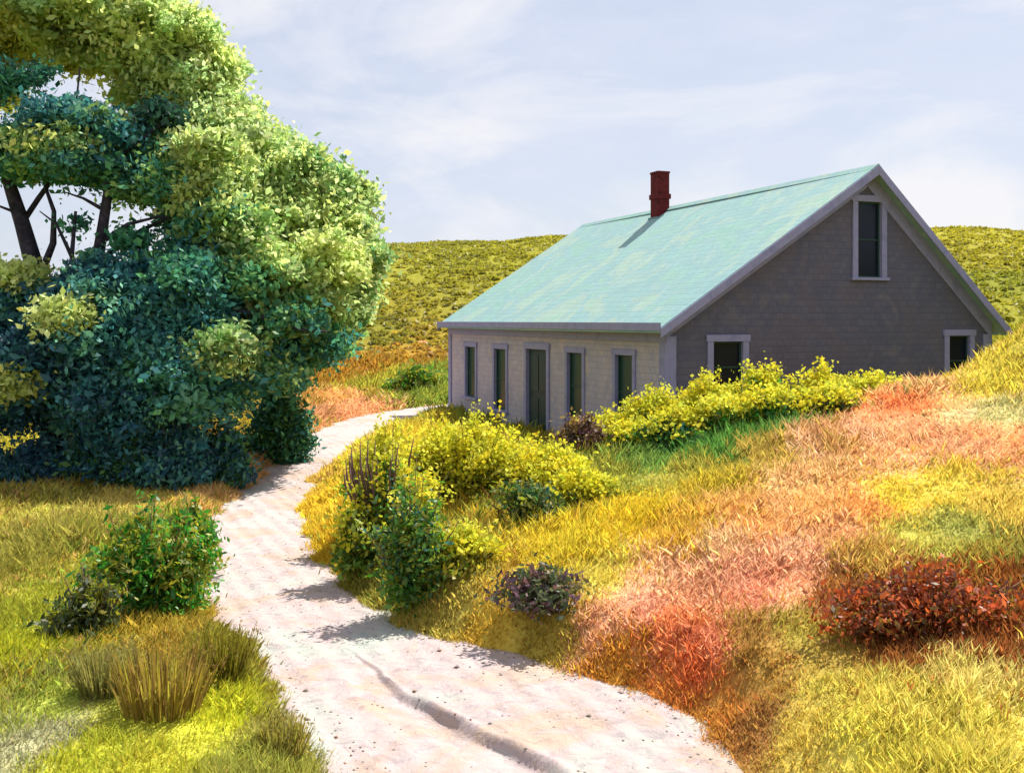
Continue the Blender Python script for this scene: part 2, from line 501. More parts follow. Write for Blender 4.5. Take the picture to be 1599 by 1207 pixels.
def patch_col(X, Y):
    out = np.zeros((len(X), 3))
    for s in range(0, len(X), 20000):
        x = X[s:s + 20000, None]; y = Y[s:s + 20000, None]
        q = ((x - PATCH[None, :, 0]) / PATCH[None, :, 2]) ** 2 + ((y - PATCH[None, :, 1]) / PATCH[None, :, 3]) ** 2
        w = 1 / (q * q + .02)
        out[s:s + 20000] = (w[:, :, None] * PATCH[None, :, 4:7]).sum(1) / w.sum(1)[:, None]
    return out

def axis(lo, hi, fine_lo, fine_hi, step, grow=1.12):
    a = list(np.arange(fine_lo, fine_hi, step)); s = step; x = a[-1]
    while x < hi: s *= grow; x += s; a.append(x)
    s = step; x = a[0]
    while x > lo: s *= grow; x -= s; a.insert(0, x)
    return np.array(a)
gx = axis(-500, 500, -9, 11, .13); gy = axis(-60, 900, 2, 34, .16, 1.06)
GX, GY = np.meshgrid(gx, gy)
GZ = height(GX, GY)
nx, ny = len(gx), len(gy)
V = np.stack([GX, GY, GZ], -1).reshape(-1, 3)
i0 = (np.arange(ny - 1)[:, None] * nx + np.arange(nx - 1)[None]).ravel()
F = np.stack([i0, i0 + 1, i0 + nx + 1, i0 + nx], 1).ravel()
gc = patch_col(V[:, 0], V[:, 1]) * .8
me = np_mesh('ground', V, F, 4, gc, smooth=True)
def mat_ground():
    m, n, l = new_mat('ground')
    out = n.new('ShaderNodeOutputMaterial'); b = n.new('ShaderNodeBsdfPrincipled')
    a = n.new('ShaderNodeAttribute'); a.attribute_name = 'Col'
    tc = n.new('ShaderNodeTexCoord')
    nz = n.new('ShaderNodeTexNoise'); nz.inputs['Scale'].default_value = 2.3; nz.inputs['Detail'].default_value = 9; nz.inputs['Roughness'].default_value = .7
    mr = n.new('ShaderNodeMapRange'); mr.inputs[1].default_value = .3; mr.inputs[2].default_value = .7; mr.inputs[3].default_value = .6; mr.inputs[4].default_value = 1.25
    l.new(tc.outputs['Object'], nz.inputs['Vector']); l.new(nz.outputs['Fac'], mr.inputs[0])
    mx = n.new('ShaderNodeMix'); mx.data_type = 'RGBA'; mx.blend_type = 'MULTIPLY'; mx.inputs[0].default_value = 1
    l.new(a.outputs['Color'], mx.inputs[6]); l.new(mr.outputs[0], mx.inputs[7]); l.new(mx.outputs[2], b.inputs['Base Color'])
    b.inputs['Roughness'].default_value = .95; b.inputs['Specular IOR Level'].default_value = .1
    n2 = n.new('ShaderNodeTexNoise'); n2.inputs['Scale'].default_value = 9; n2.inputs['Detail'].default_value = 8
    bp = n.new('ShaderNodeBump'); bp.inputs['Strength'].default_value = .9; bp.inputs['Distance'].default_value = .08
    l.new(tc.outputs['Object'], n2.inputs['Vector']); l.new(n2.outputs['Fac'], bp.inputs['Height']); l.new(bp.outputs[0], b.inputs['Normal'])
    l.new(b.outputs[0], out.inputs['Surface'])
    return m
tag(link('ground', me, mat_ground()), kind='structure')

# ---------------------------------------------------------------- sandy path, with a groove added to cast a shadow
ys = np.concatenate([np.arange(2.5, 16, .035), np.arange(16, 35.5, .10)])
ks = np.linspace(0, 1, 230)
YY = np.repeat(ys[:, None], len(ks), 1)
Lm, Rm = path_l(ys) - .35, path_r(ys) + .35
XX = Lm[:, None] + (Rm - Lm)[:, None] * ks[None]
def path_z(X, Y):
    z = .010 * np.sin(X * 3.1 + Y * 1.3 + 2 * np.sin(Y * .9)) * np.sin(Y * 2.1 - X * 2) + .006 * np.sin(X * 23 + Y * 11) + .02 * wob(X, Y)
    # groove added to cast the shadow streak, sharp right-hand lip towards the near edge
    rx = np.interp(Y, [3, 5.2, 6.5, 7.2, 7.8, 8.3, 8.9], [1.4, .75, .20, -.38, -.86, -1.12, -1.45])
    w = np.interp(Y, [3, 5.5, 7.0, 8.0, 8.9], [.13, .11, .085, .05, .0])
    d = (X - rx) + .02 * np.sin(Y * 7.3) + .012 * np.sin(Y * 17 + 1)
    shadow_groove = np.where(d < 0, np.exp(-(d / (w * 4.2 + 1e-3)) ** 2), np.exp(-(d / (w * .75 + 1e-3)) ** 2)) * w * .9
    lip = np.exp(-((d - w * 1.0) / (w * .8 + 1e-3)) ** 2) * w * .3 * (1 + .5 * np.sin(Y * 9 + X * 3))
    return z - shadow_groove + lip + .02
ZZ = path_z(XX, YY)
V = np.stack([XX, YY, ZZ], -1).reshape(-1, 3)
nx, ny = len(ks), len(ys)
i0 = (np.arange(ny - 1)[:, None] * nx + np.arange(nx - 1)[None]).ravel()
F = np.stack([i0, i0 + 1, i0 + nx + 1, i0 + nx], 1).ravel()
me = np_mesh('path', V, F, 4, None, smooth=True)
def mat_path():
    m, n, l = new_mat('sandy_path')
    out = n.new('ShaderNodeOutputMaterial'); b = n.new('ShaderNodeBsdfPrincipled'); tc = n.new('ShaderNodeTexCoord')
    def ramp(scale, cols, lo=.34, hi=.66, detail=6, off=0, dist=.8):
        mp = n.new('ShaderNodeMapping'); mp.inputs['Location'].default_value = (off, off * .7, off)
        nz = n.new('ShaderNodeTexNoise'); nz.inputs['Scale'].default_value = scale; nz.inputs['Detail'].default_value = detail
        nz.inputs['Distortion'].default_value = dist; nz.inputs['Roughness'].default_value = .65
        r = n.new('ShaderNodeValToRGB'); el = r.color_ramp.elements
        for i, c in enumerate(cols):
            p = lo + (hi - lo) * i / (len(cols) - 1)
            e = el[i] if i < 2 else el.new(p)
            e.position = p; e.color = (*c, 1)
        l.new(tc.outputs['Object'], mp.inputs[0]); l.new(mp.outputs[0], nz.inputs['Vector']); l.new(nz.outputs['Fac'], r.inputs['Fac'])
        return r
    k = .57
    a = ramp(.75, [lin('d9dfd4', k), lin('e3dcd6', k), lin('e6d2d2', k), lin('e4c9b6', k), lin('e0dcd2', k)], off=1.5)
    c = ramp(5, [(.80, .80, .82), (1, 1, 1), (1.0, .98, .94)], .38, .58, 9, 3.0, 1.5)
    mx = n.new('ShaderNodeMix'); mx.data_type = 'RGBA'; mx.blend_type = 'MULTIPLY'; mx.inputs[0].default_value = 1
    l.new(a.outputs[0], mx.inputs[6]); l.new(c.outputs[0], mx.inputs[7]); l.new(mx.outputs[2], b.inputs['Base Color'])
    b.inputs['Roughness'].default_value = .9; b.inputs['Specular IOR Level'].default_value = .2
    n2 = n.new('ShaderNodeTexNoise'); n2.inputs['Scale'].default_value = 7; n2.inputs['Detail'].default_value = 10; n2.inputs['Roughness'].default_value = .72; n2.inputs['Distortion'].default_value = 1.2
    bp = n.new('ShaderNodeBump'); bp.inputs['Strength'].default_value = .7; bp.inputs['Distance'].default_value = .05
    l.new(tc.outputs['Object'], n2.inputs['Vector']); l.new(n2.outputs['Fac'], bp.inputs['Height']); l.new(bp.outputs[0], b.inputs['Normal'])
    l.new(b.outputs[0], out.inputs['Surface'])
    return m
tag(link('path', me, mat_path()), kind='structure')

# small stones and clods lying on the sand
n = 1700
py_ = rng.uniform(2.2, 4.8, n) ** 2; t = rng.uniform(0, 1, n); t = np.where(rng.uniform(size=n) < .55, np.where(t < .5, t ** 2 * .5, 1 - (1 - t) ** 2 * .5), t)
px_ = path_l(py_) + (path_r(py_) - path_l(py_)) * t
pz_ = path_z(px_, py_)
oct_ = np.array([[1, 0, 0], [0, 1, 0], [-1, 0, 0], [0, -1, 0], [0, 0, .7], [0, 0, -.5]], float)
of = np.array([[0, 1, 4], [1, 2, 4], [2, 3, 4], [3, 0, 4], [1, 0, 5], [2, 1, 5], [3, 2, 5], [0, 3, 5]])
sz = rng.uniform(.005, .014, n) * (1 + (rng.uniform(size=n) < .05) * 1.2)
V = (np.stack([px_, py_, pz_], 1)[:, None, :] + oct_[None] * sz[:, None, None] * rng.uniform(.6, 1.4, (n, 6, 1))).reshape(-1, 3)
F = (of[None] + np.arange(n)[:, None, None] * 6).ravel()
cc = np.array([lin('d8d0c8', .7), lin('c8bcb4', .7), lin('caa890', .7)])[rng.integers(0, 3, n)]
st = link('gravel', np_mesh('gravel', V, F, 3, np.repeat(jitter(cc, .1), 6, 0)), M_FLOWER)
tag(st, 'loose pale pebbles scattered along the sandy path', 'gravel', kind='stuff')

# ---------------------------------------------------------------- grass
def in_house(X, Y, m=.1):
    lx = (X - 2.886) * .9325 + (Y - 19.2) * .361
    ly = -(X - 2.886) * .361 + (Y - 19.2) * .9325
    return (lx > -m) & (lx < 7.93 + m) & (ly > -m) & (ly < 13.3 + m)

def blades(X, Y, Z, C, h, w, k, spread, lean):
    """k blades per tuft: bent 2-segment blade = 1 quad + 1 tri as two quads (degenerate-free: 5 verts)"""
    n = len(X) * k
    rep = lambda a: np.repeat(a, k, axis=0)
    base = np.stack([rep(X) + rng.normal(size=n) * rep(spread), rep(Y) + rng.normal(size=n) * rep(spread), np.zeros(n)], 1)
    base[:, 2] = height(base[:, 0], base[:, 1]) - .02
    an = rng.uniform(0, 2 * np.pi, n)
    ln = rep(lean) * rng.uniform(.2, 1.3, n)
    H = rep(h) * rng.uniform(.5, 1.25, n); W = rep(w) * rng.uniform(.7, 1.3, n)
    # wind bends everything a little to the right
    dx = np.cos(an) * ln + .12; dy = np.sin(an) * ln
    d = np.stack([dx, dy, np.ones(n)], 1); d /= np.linalg.norm(d, axis=1)[:, None]
    d2 = np.stack([dx * 2.3, dy * 2.3, np.ones(n)], 1); d2 /= np.linalg.norm(d2, axis=1)[:, None]
    fa = rng.uniform(0, np.pi, n)
    side = np.stack([np.cos(fa), np.sin(fa), np.zeros(n)], 1) * (W * .5)[:, None]
    mid = base + d * (H * .55)[:, None]; tip = mid + d2 * (H * .5)[:, None]
    V = np.stack([base - side, base + side, mid + side * .85, tip, mid - side * .85], 1).reshape(-1, 3)
    o = np.arange(n)[:, None] * 5
    return V, o, rep(C)

def grass_obj(name, parts, label, cat):
    V = np.concatenate([p[0] for p in parts]); C = np.concatenate([p[2] for p in parts])
    n = len(V) // 5
    me = np_mesh(name, V, (np.arange(n)[:, None] * 5 + np.array([0, 1, 2, 3, 4])[None]).ravel(), 5, np.repeat(jitter(C, .16), 5, 0))
    return tag(link(name, me, M_GRASS), label, cat, kind='stuff')

N = 125000
u_ = rng.uniform(0, 1, N)
p_ = -.95
Y = (4.2 ** (p_ + 1) * (1 - u_) + 48 ** (p_ + 1) * u_) ** (1 / (p_ + 1))
X = rng.uniform(-1, 1, N) * (.56 * Y + 1.6)
ns_ = 36000                      # thinner cover further out to both sides
Ys = 3.5 * (40 / 3.5) ** rng.uniform(0, 1, ns_)
Xs = np.sign(rng.uniform(-1, 1, ns_)) * (.56 * Ys + 1.6 + rng.uniform(0, 6, ns_))
X = np.concatenate([X, Xs]); Y = np.concatenate([Y, Ys]); N = len(X)
ok = (~in_house(X, Y))
dr, dl_ = X - path_r(Y), path_l(Y) - X
edge = rng.exponential(.10, N) * (rng.uniform(size=N) < .5)
ok &= ((dr > -edge) | (dl_ > -edge) | (Y > 35))
X, Y, dr, dl_ = X[ok], Y[ok], dr[ok], dl_[ok]
ne = 15000                       # extra tufts along both edges of the sand, some straying onto it
Ye = 4.6 * (32 / 4.6) ** rng.uniform(0, 1, ne)
side = rng.uniform(size=ne) < .6
off = rng.exponential(.32, ne) - .10 - (rng.uniform(size=ne) < .06) * rng.uniform(0, .35, ne)
Xe = np.where(side, path_r(Ye) + off, path_l(Ye) - off)
oke = ~in_house(Xe, Ye); Xe, Ye, off = Xe[oke], Ye[oke], off[oke]
X = np.concatenate([X, Xe]); Y = np.concatenate([Y, Ye]); dr = np.concatenate([dr, off]); dl_ = np.concatenate([dl_, off])
idx = patch_pick(X, Y)
C = PATCH[idx, 4:7]; K = PCLS[idx]
hh = np.interp(Y, [5, 10, 20, 45], [.13, .17, .24, .42]) * rng.uniform(.6, 1.3, len(Y))
lumps = np.clip(.8 + 1.3 * wob(X * 1.7 + 3, Y * 1.7), .35, 1.7)
hh *= lumps
hh *= np.clip(.6 + np.maximum(dr, dl_) / .5, .6, 1)
ww = np.interp(Y, [5, 10, 20, 45], [.0075, .012, .026, .08])
sp = np.interp(Y, [5, 20, 45], [.035, .08, .2])
names = {0: ('meadow_grass', 'rough yellow-green grass along the left side of the sandy path and under the tree', 'grass'),
         1: ('golden_grass', 'golden yellow dune grass covering the bank right of the path', 'grass'),
         2: ('pink_grass', 'salmon pink and orange seeding grass in streaks up the right bank', 'grass'),
         3: ('hill_grass', 'coarse olive grass at the foot of the far hill behind the cottage', 'grass'),
         4: ('russet_grass', 'rust red grass low on the right bank beside the path edge', 'grass')}
for c, (nm, lb, ct) in names.items():
    s = K == c
    if s.sum() == 0: continue
    grass_obj(nm, [blades(X[s], Y[s], None, C[s], hh[s] * (.85 if c == 2 else 1), ww[s], 8, sp[s], np.full(s.sum(), .9 if c == 2 else .6))], lb, ct)

# low scrub that covers the far hill: leaf clumps, nobody could count it
n = 24000
Y = rng.uniform(40, 112, n); X = rng.uniform(-1, 1, n) * (.6 * Y + 6)
ok = ~in_house(X, Y, 1); X, Y = X[ok], Y[ok]; n = len(X)
C = PATCH[patch_pick(X, Y), 4:7]
P = []; CC = []
k = 12
R = rng.uniform(.15, .38, n) * np.interp(Y, [40, 100], [.8, 1.1])
q = rng.normal(size=(n, k, 3)); q /= np.linalg.norm(q, axis=2)[:, :, None]; q[:, :, 2] = np.abs(q[:, :, 2]) * .4
P = (np.stack([X, Y, height(X, Y)], 1)[:, None] + q * R[:, None, None]).reshape(-1, 3)
CC = np.repeat(C * (1 + rng.normal(size=(n, 1)) * .08), k, 0)
hs = leaf_mesh('hill_scrub', [leaf_arrays(P, .27, jitter(CC, .06), asp=.7)], M_LEAF, None)
tag(hs, 'low olive and mustard scrub covering the far hill behind the cottage', 'scrub', kind='stuff')

# ---------------------------------------------------------------- cottage (local x = along the gable, y = along the front wall)
HX, HY, HW, HL, EH, RX, RZ = 2.886, 19.2, 7.93, 13.3, 2.85, 4.68, 5.92
house = empty('cottage', (HX, HY, 0), math.atan2(.361, .9325))
tag(house, 'grey one-storey cottage with mint green roof behind the bank', 'cottage')
M_GABLE = mat_courses('gable_shingle', [lin('625f70', 1.0), lin('6b6776', 1.0), lin('616378', 1.0), lin('726e7a', 1.0)], (0, 2), .17, .13, .009, .9, .55, .9, .06, .83)  # brightness gap between gable and front is put into the colours, both in shade
M_FRONT = mat_courses('front_shingle', [lin('b0a8b4', 1.05), lin('bab0b6', 1.05), lin('aaa6b6', 1.05), lin('bcb0ac', 1.05)], (1, 2), .17, .13, .009, .9, .5, .8, .06, .8)  # lighter than the gable: brighter look of this side put into colour
M_ROOF = mat_courses('roof_shingle', [lin('9acbc6', .63), lin('acd6ca', .63), lin('a4cdd2', .63), lin('bcd8cb', .63), lin('b0d8c8', .63)], (1, 0), .30, .17, .009, .9, .55, .55, .04, .86)
M_TRIM = mat_noise('lavender_trim_paint', [lin('8688b0', .9), lin('9898c0', .9), lin('8e8fb0', .9)], 2.5, .6, .15, 40)
M_BRICK = mat_courses('chimney_brick', [lin('5e2428', .9), lin('74292a', .9), lin('4a1c22', .9)], (1, 2), .2, .07, .008, .9, .8, 3, .15, .9)
M_GLASS = mat_plain('window_glass', lin('0e1a30', .7), .25, .25)
M_GLASSG = mat_plain('green_window_glass', lin('1f4238', .9), .3, .3)
M_SASH = mat_plain('dark_green_sash', lin('25453a', .9), .5, .3)
M_DOOR = mat_noise('dark_door_paint', [lin('16302f'), lin('1d3b36')], 4, .5, .1, 20)
M_SOFFIT = mat_noise('grey_soffit', [lin('8d8884'), lin('9c948c'), lin('a59c88')], 2, .8, .2, 30)
M_INT = mat_plain('flashing', lin('5d7a80'), .5, .4)

def poly_obj(name, V, F, mat, parent, bevel=0):
    me = bpy.data.meshes.new(name); me.from_pydata([tuple(v) for v in V], [], F); me.validate(); me.update()
    o = link(name, me, mat, parent)
    if bevel:
        b = o.modifiers.new('bevel', 'BEVEL'); b.width = bevel; b.segments = 2; b.limit_method = 'ANGLE'
    return o

class MB:
    def __init__(s): s.V = []; s.F = []
    def box(s, a, b):
        o = len(s.V); (x0, y0, z0), (x1, y1, z1) = a, b
        s.V += [(x, y, z) for z in (z0, z1) for y in (y0, y1) for x in (x0, x1)]
        s.F += [tuple(o + i for i in f) for f in ((0, 2, 3, 1), (4, 5, 7, 6), (0, 1, 5, 4), (2, 6, 7, 3), (0, 4, 6, 2), (1, 3, 7, 5))]
    def prism(s, prof, fn, a, b):
        """extrude the 2-D outline prof from a to b, fn(p, q, t) -> point"""
        o = len(s.V); n = len(prof)
        s.V += [fn(p, q, a) for p, q in prof] + [fn(p, q, b) for p, q in prof]
        s.F += [tuple(o + i for i in range(n))[::-1], tuple(o + n + i for i in range(n))]
        s.F += [(o + i, o + (i + 1) % n, o + n + (i + 1) % n, o + n + i) for i in range(n)]
    def build(s, name, mat, parent, bevel=0.006):
        o = poly_obj(name, s.V, s.F, mat, parent, bevel)
        import bmesh
        bm = bmesh.new(); bm.from_mesh(o.data); bmesh.ops.recalc_face_normals(bm, faces=bm.faces); bm.to_mesh(o.data); bm.free()
        return o

def roofline(s):
    return EH + (RZ - EH) * s / RX if s < RX else EH + (RZ - EH) * (HW - s) / (HW - RX)

def wall(name, brk, top, holes, fn, mat):
    """columns between break points; holes = (a, b, z0, z1)"""
    xs = sorted(set(brk + [h[0] for h in holes] + [h[1] for h in holes]))
    V, F = [], []
    for a, b in zip(xs[:-1], xs[1:]):
        hs = sorted([h for h in holes if h[0] <= a + 1e-6 and h[1] >= b - 1e-6], key=lambda h: h[2])
        z = -.3
        segs = []
        for h in hs: segs.append((z, z, h[2], h[2])); z = h[3]
        segs.append((z, z, top(b), top(a)))
        for (za, zb, zc, zd) in segs:
            o = len(V); V += [fn(a, za), fn(b, zb), fn(b, zc), fn(a, zd)]; F.append((o, o + 1, o + 2, o + 3))
    return poly_obj(name, V, F, mat, house)

front_open = [(10.86, 11.72, .62, 2.08), (8.40, 9.28, .45, 2.08), (5.64, 6.92, .04, 2.14), (3.66, 4.46, .62, 2.12), (1.30, 2.05, .62, 2.14)]
gable_open = [(4.42, 5.02, 3.72, 5.26), (1.02, 1.68, 1.45, 2.44), (6.80, 7.36, 1.45, 2.52)]
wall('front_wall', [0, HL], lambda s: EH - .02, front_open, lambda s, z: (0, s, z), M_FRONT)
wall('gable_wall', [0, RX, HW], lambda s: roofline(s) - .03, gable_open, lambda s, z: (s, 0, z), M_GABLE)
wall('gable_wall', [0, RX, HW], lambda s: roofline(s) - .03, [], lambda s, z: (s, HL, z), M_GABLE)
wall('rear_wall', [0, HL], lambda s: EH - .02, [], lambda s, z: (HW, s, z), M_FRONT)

# roof: slab with a slight sag along the ridge, front and rear slope joined at the ridge
OV, OE, TH = .32, .30, .10        # gable overhang, eave overhang, thickness
k1 = (RZ - EH) / RX; k2 = (RZ - EH) / (HW - RX)
V, F = [], []
ysn = np.linspace(-OV, HL + OV, 24)
prof = [(-OE, EH - OE * k1), (RX * .5, EH + k1 * RX * .5), (RX, RZ), ((RX + HW) / 2, EH + k2 * (HW - RX) / 2), (HW + OE, EH - OE * k2)]
for j, y in enumerate(ysn):
    sag = -.035 * math.sin(math.pi * (y + OV) / (HL + 2 * OV))
    for (x, z) in prof: V.append((x, y, z + .06 + sag * (1 if x > 0 and x < HW else .2)))
    for (x, z) in prof: V.append((x, y, z + .06 - TH + sag * (1 if x > 0 and x < HW else .2)))
m_ = len(prof)
for j in range(len(ysn) - 1):
    o, p = j * 2 * m_, (j + 1) * 2 * m_
    for i in range(m_ - 1):
        F.append((o + i, o + i + 1, p + i + 1, p + i)); F.append((o + m_ + i, p + m_ + i, p + m_ + i + 1, o + m_ + i + 1))
    F.append((o, p, p + m_, o + m_)); F.append((o + m_ - 1, o + 2 * m_ - 1, p + 2 * m_ - 1, p + m_ - 1))
for o in (0, (len(ysn) - 1) * 2 * m_):
    for i in range(m_ - 1):
        F.append((o + i, o + m_ + i, o + m_ + i + 1, o + i + 1))
roof = poly_obj('roof', V, F, M_ROOF, house)
mb = MB()
mb.prism([(RX - .16, RZ + .065 - .16 * k1), (RX, RZ + .072), (RX + .14, RZ + .065 - .14 * k2), (RX + .14, RZ + .083 - .14 * k2), (RX, RZ + .095), (RX - .16, RZ + .083 - .16 * k1)], lambda p, q, t: (p, t, q - .02), -OV - .01, HL + OV + .01)
mb.build('ridge_cap', M_ROOF, roof, 0)

# chimney stands just in front of the ridge
CY, CX = 8.1, 4.42
zb = EH + k1 * (CX - .25)
mb = MB(); mb.box((CX - .17, CY - .21, zb - .3), (CX + .19, CY + .21, zb + 1.30))
ch = mb.build('chimney', M_BRICK, roof, .008)
mb = MB(); mb.box((CX - .20, CY - .245, zb + .60), (CX + .225, CY + .245, zb + .74)); mb.build('brick_band', M_BRICK, roof, .01)
mb = MB()
for a, b in (((CX - .185, CY - .225, zb + 1.30), (CX + .205, CY - .09, zb + 1.36)), ((CX - .185, CY + .09, zb + 1.30), (CX + .205, CY + .225, zb + 1.36)),
             ((CX - .185, CY - .09, zb + 1.30), (CX - .08, CY + .09, zb + 1.36)), ((CX + .10, CY - .09, zb + 1.30), (CX + .205, CY + .09, zb + 1.36))): mb.box(a, b)
mb.build('chimney_cap', M_BRICK, roof, .008)
mb = MB(); mb.box((CX - .22, CY - .26, zb - .12), (CX - .175, CY + .26, zb + .10)); mb.build('flashing', M_INT, roof, .004)

# trim boards
for y0, y1 in ((-.045, -.002), (HL + .002, HL + .045)):
    mb = MB(); w = .26
    mb.prism([(-.02, EH - .04), (RX, RZ - .045), (RX, RZ - .045 - w * 1.15), (-.02, EH - .04 - w * 1.15)], lambda p, q, t: (p, t, q), y0, y1)
    mb.prism([(RX + .001, RZ - .045), (HW + .02, EH - .04), (HW + .02, EH - .04 - w * 1.3), (RX + .001, RZ - .045 - w * 1.3)], lambda p, q, t: (p, t, q), y0, y1)
    mb.build('rake_board', M_TRIM, house, .004)
for y0, y1 in ((-OV - .03, -OV - .003), (HL + OV + .003, HL + OV + .03)):      # barge boards on the roof edge
    mb = MB()
    a = -OE
    mb.prism([(a, EH + a * k1 + .045), (RX, RZ + .045), (RX, RZ - .15), (a, EH + a * k1 - .13)], lambda p, q, t: (p, t, q), y0, y1)
    mb.prism([(RX + .001, RZ + .045), (HW + OE, EH - OE * k2 + .045), (HW + OE, EH - OE * k2 - .15), (RX + .001, RZ - .15)], lambda p, q, t: (p, t, q), y0, y1)
    mb.build('barge_board', M_TRIM, house, .004)
for cx in (0, HW):
    for cy in (0, HL):
        mb = MB(); sx = -1 if cx == 0 else 1; sy = -1 if cy == 0 else 1
        x0, x1 = sorted((cx + sx * .04, cx - sx * .20)); y0, y1 = sorted((cy + sy * .003, cy + sy * .04))
        mb.box((x0, y0, -.3), (x1, y1, EH - .30))
        x0, x1 = sorted((cx + sx * .003, cx + sx * .04)); y0, y1 = sorted((cy - sy * .003, cy - sy * .20))
        mb.box((x0, y0, -.3), (x1, y1, EH - .30))
        mb.build('corner_board', M_TRIM, house, .004)
mb = MB(); mb.box((-.045, -.04, EH - .42), (-.003, HL + .04, EH - .20)); mb.build('frieze_board', M_TRIM, house, .004)
mb = MB(); mb.box((-OE + .02, -OV + .02, EH - .195), (-.004, HL + OV - .02, EH - .165)); mb.build('soffit', M_SOFFIT, house, 0)
mb = MB(); mb.box((-OE - .02, -OV, EH - .20), (-OE + .012, HL + OV, EH - .045)); mb.build('fascia', M_TRIM, house, .004)
mb = MB(); mb.box((-.06, -.05, -.3), (-.01, HL + .05, .03)); mb.build('sill_beam', M_SOFFIT, house, .004)

def casing(mb, mp, a, b, z0, z1, wd, out=.035, sill=True):
    """four butted boards round the hole, mp(u, d, z): u along wall, d outwards"""
    def bx(u0, u1, za, zc, d0, d1):
        p, q = mp(u0, d0, za), mp(u1, d1, zc)
        mb.box(tuple(min(x, y) for x, y in zip(p, q)), tuple(max(x, y) for x, y in zip(p, q)))
    bx(a - wd, a, z0, z1, -.12, out); bx(b, b + wd, z0, z1, -.12, out)
    bx(a - wd - .03, b + wd + .03, z1, z1 + wd, -.12, out + .012)
    if sill: bx(a - wd - .04, b + wd + .04, z0 - .06, z0, -.12, out + .04)

def window(mp, a, b, z0, z1, wd, glass, sash, label=None):
    mb = MB(); casing(mb, mp, a, b, z0, z1, wd)
    w = mb.build('window', M_TRIM, house, .004)
    mb = MB()
    def bx(u0, u1, za, zc, d0, d1):
        p, q = mp(u0, d0, za), mp(u1, d1, zc)
        mb.box(tuple(min(x, y) for x, y in zip(p, q)), tuple(max(x, y) for x, y in zip(p, q)))
    t = .035; zm = (z0 + z1) / 2
    bx(a, a + t, z0, z1, -.085, -.045); bx(b - t, b, z0, z1, -.085, -.045)
    bx(a + t, b - t, z0, z0 + t, -.085, -.045); bx(a + t, b - t, z1 - t, z1, -.085, -.045); bx(a + t, b - t, zm - .018, zm + .018, -.085, -.048)
    mb.build('sash', sash, w, .003)
    mb = MB(); bx(a, b, z0, z1, -.11, -.07); mb.build('pane', glass, w, 0)
    if label: w['label'] = label
mf = lambda u, d, z: (-d, u, z)
mg = lambda u, d, z: (u, -d, z)
for i, (a, b, z0, z1) in enumerate(front_open):
    if i == 2:
        mb = MB(); casing(mb, mf, a, b, z0, z1, .15, .045, False); w = mb.build('door', M_TRIM, house, .004)
        mb = MB(); mb.box((.05, a, z0), (.09, b, z1)); d = mb.build('door_leaf', M_DOOR, w, 0)
        mb = MB()
        for (ua, ub, za, zc) in ((a + .1, (a + b) / 2 - .03, .2, .95), ((a + b) / 2 + .03, b - .1, .2, .95), (a + .1, (a + b) / 2 - .03, 1.1, 2.0), ((a + b) / 2 + .03, b - .1, 1.1, 2.0)):
            mb.box((.035, ua, za), (.05 - .001, ub, zc))
        mb.build('door_panel', M_DOOR, w, .01)
        mb = MB(); mb.box((-.01, a + .05, 1.0), (.034, a + .09, 1.04)); mb.build('door_handle', M_INT, w, .004)
        mb = MB(); mb.box((-.6, a - .1, -.3), (-.07, b + .1, .0)); mb.build('door_step', M_SOFFIT, house, .01)
    else:
        window(mf, a, b, z0, z1, .12 if i > 2 else .13, M_GLASSG, M_SASH)
for i, (a, b, z0, z1) in enumerate(gable_open):
    window(mg, a, b, z0, z1, .13, M_GLASS, M_SASH, ['tall narrow attic window', None, None][i])

# ---------------------------------------------------------------- plants
def clumps(C, R, n_cl, per, clr, hollow=.35, flat=1.0, lower=-.6):
    """leaf points gathered in small clumps over the ellipsoid C, R. returns pts, clump id, radial height"""
    q = rng.normal(size=(n_cl * 3, 3)); q /= np.linalg.norm(q, axis=1)[:, None]
    q = q[q[:, 2] > lower][:n_cl]
    rad = (rng.uniform(hollow ** 3, 1, len(q))) ** (1 / 3)
    # lumpy outline
    lump = 1 + .16 * np.sin(q[:, 0] * 5 + C[0] * 3) * np.sin(q[:, 2] * 6 + C[1]) + rng.normal(size=len(q)) * .05
    cc = np.array(C) + q * np.array(R) * (rad * lump)[:, None]
    cr = clr * rng.uniform(.5, 1.4, len(q))
    P = cc[:, None] + rng.normal(size=(len(q), per, 3)) * np.array([1, 1, .62 * flat]) * (cr * .55)[:, None, None]
    ids = np.repeat(np.arange(len(q)), per)
    hz = np.repeat(q[:, 2] * rad, per)
    return P.reshape(-1, 3), ids, hz

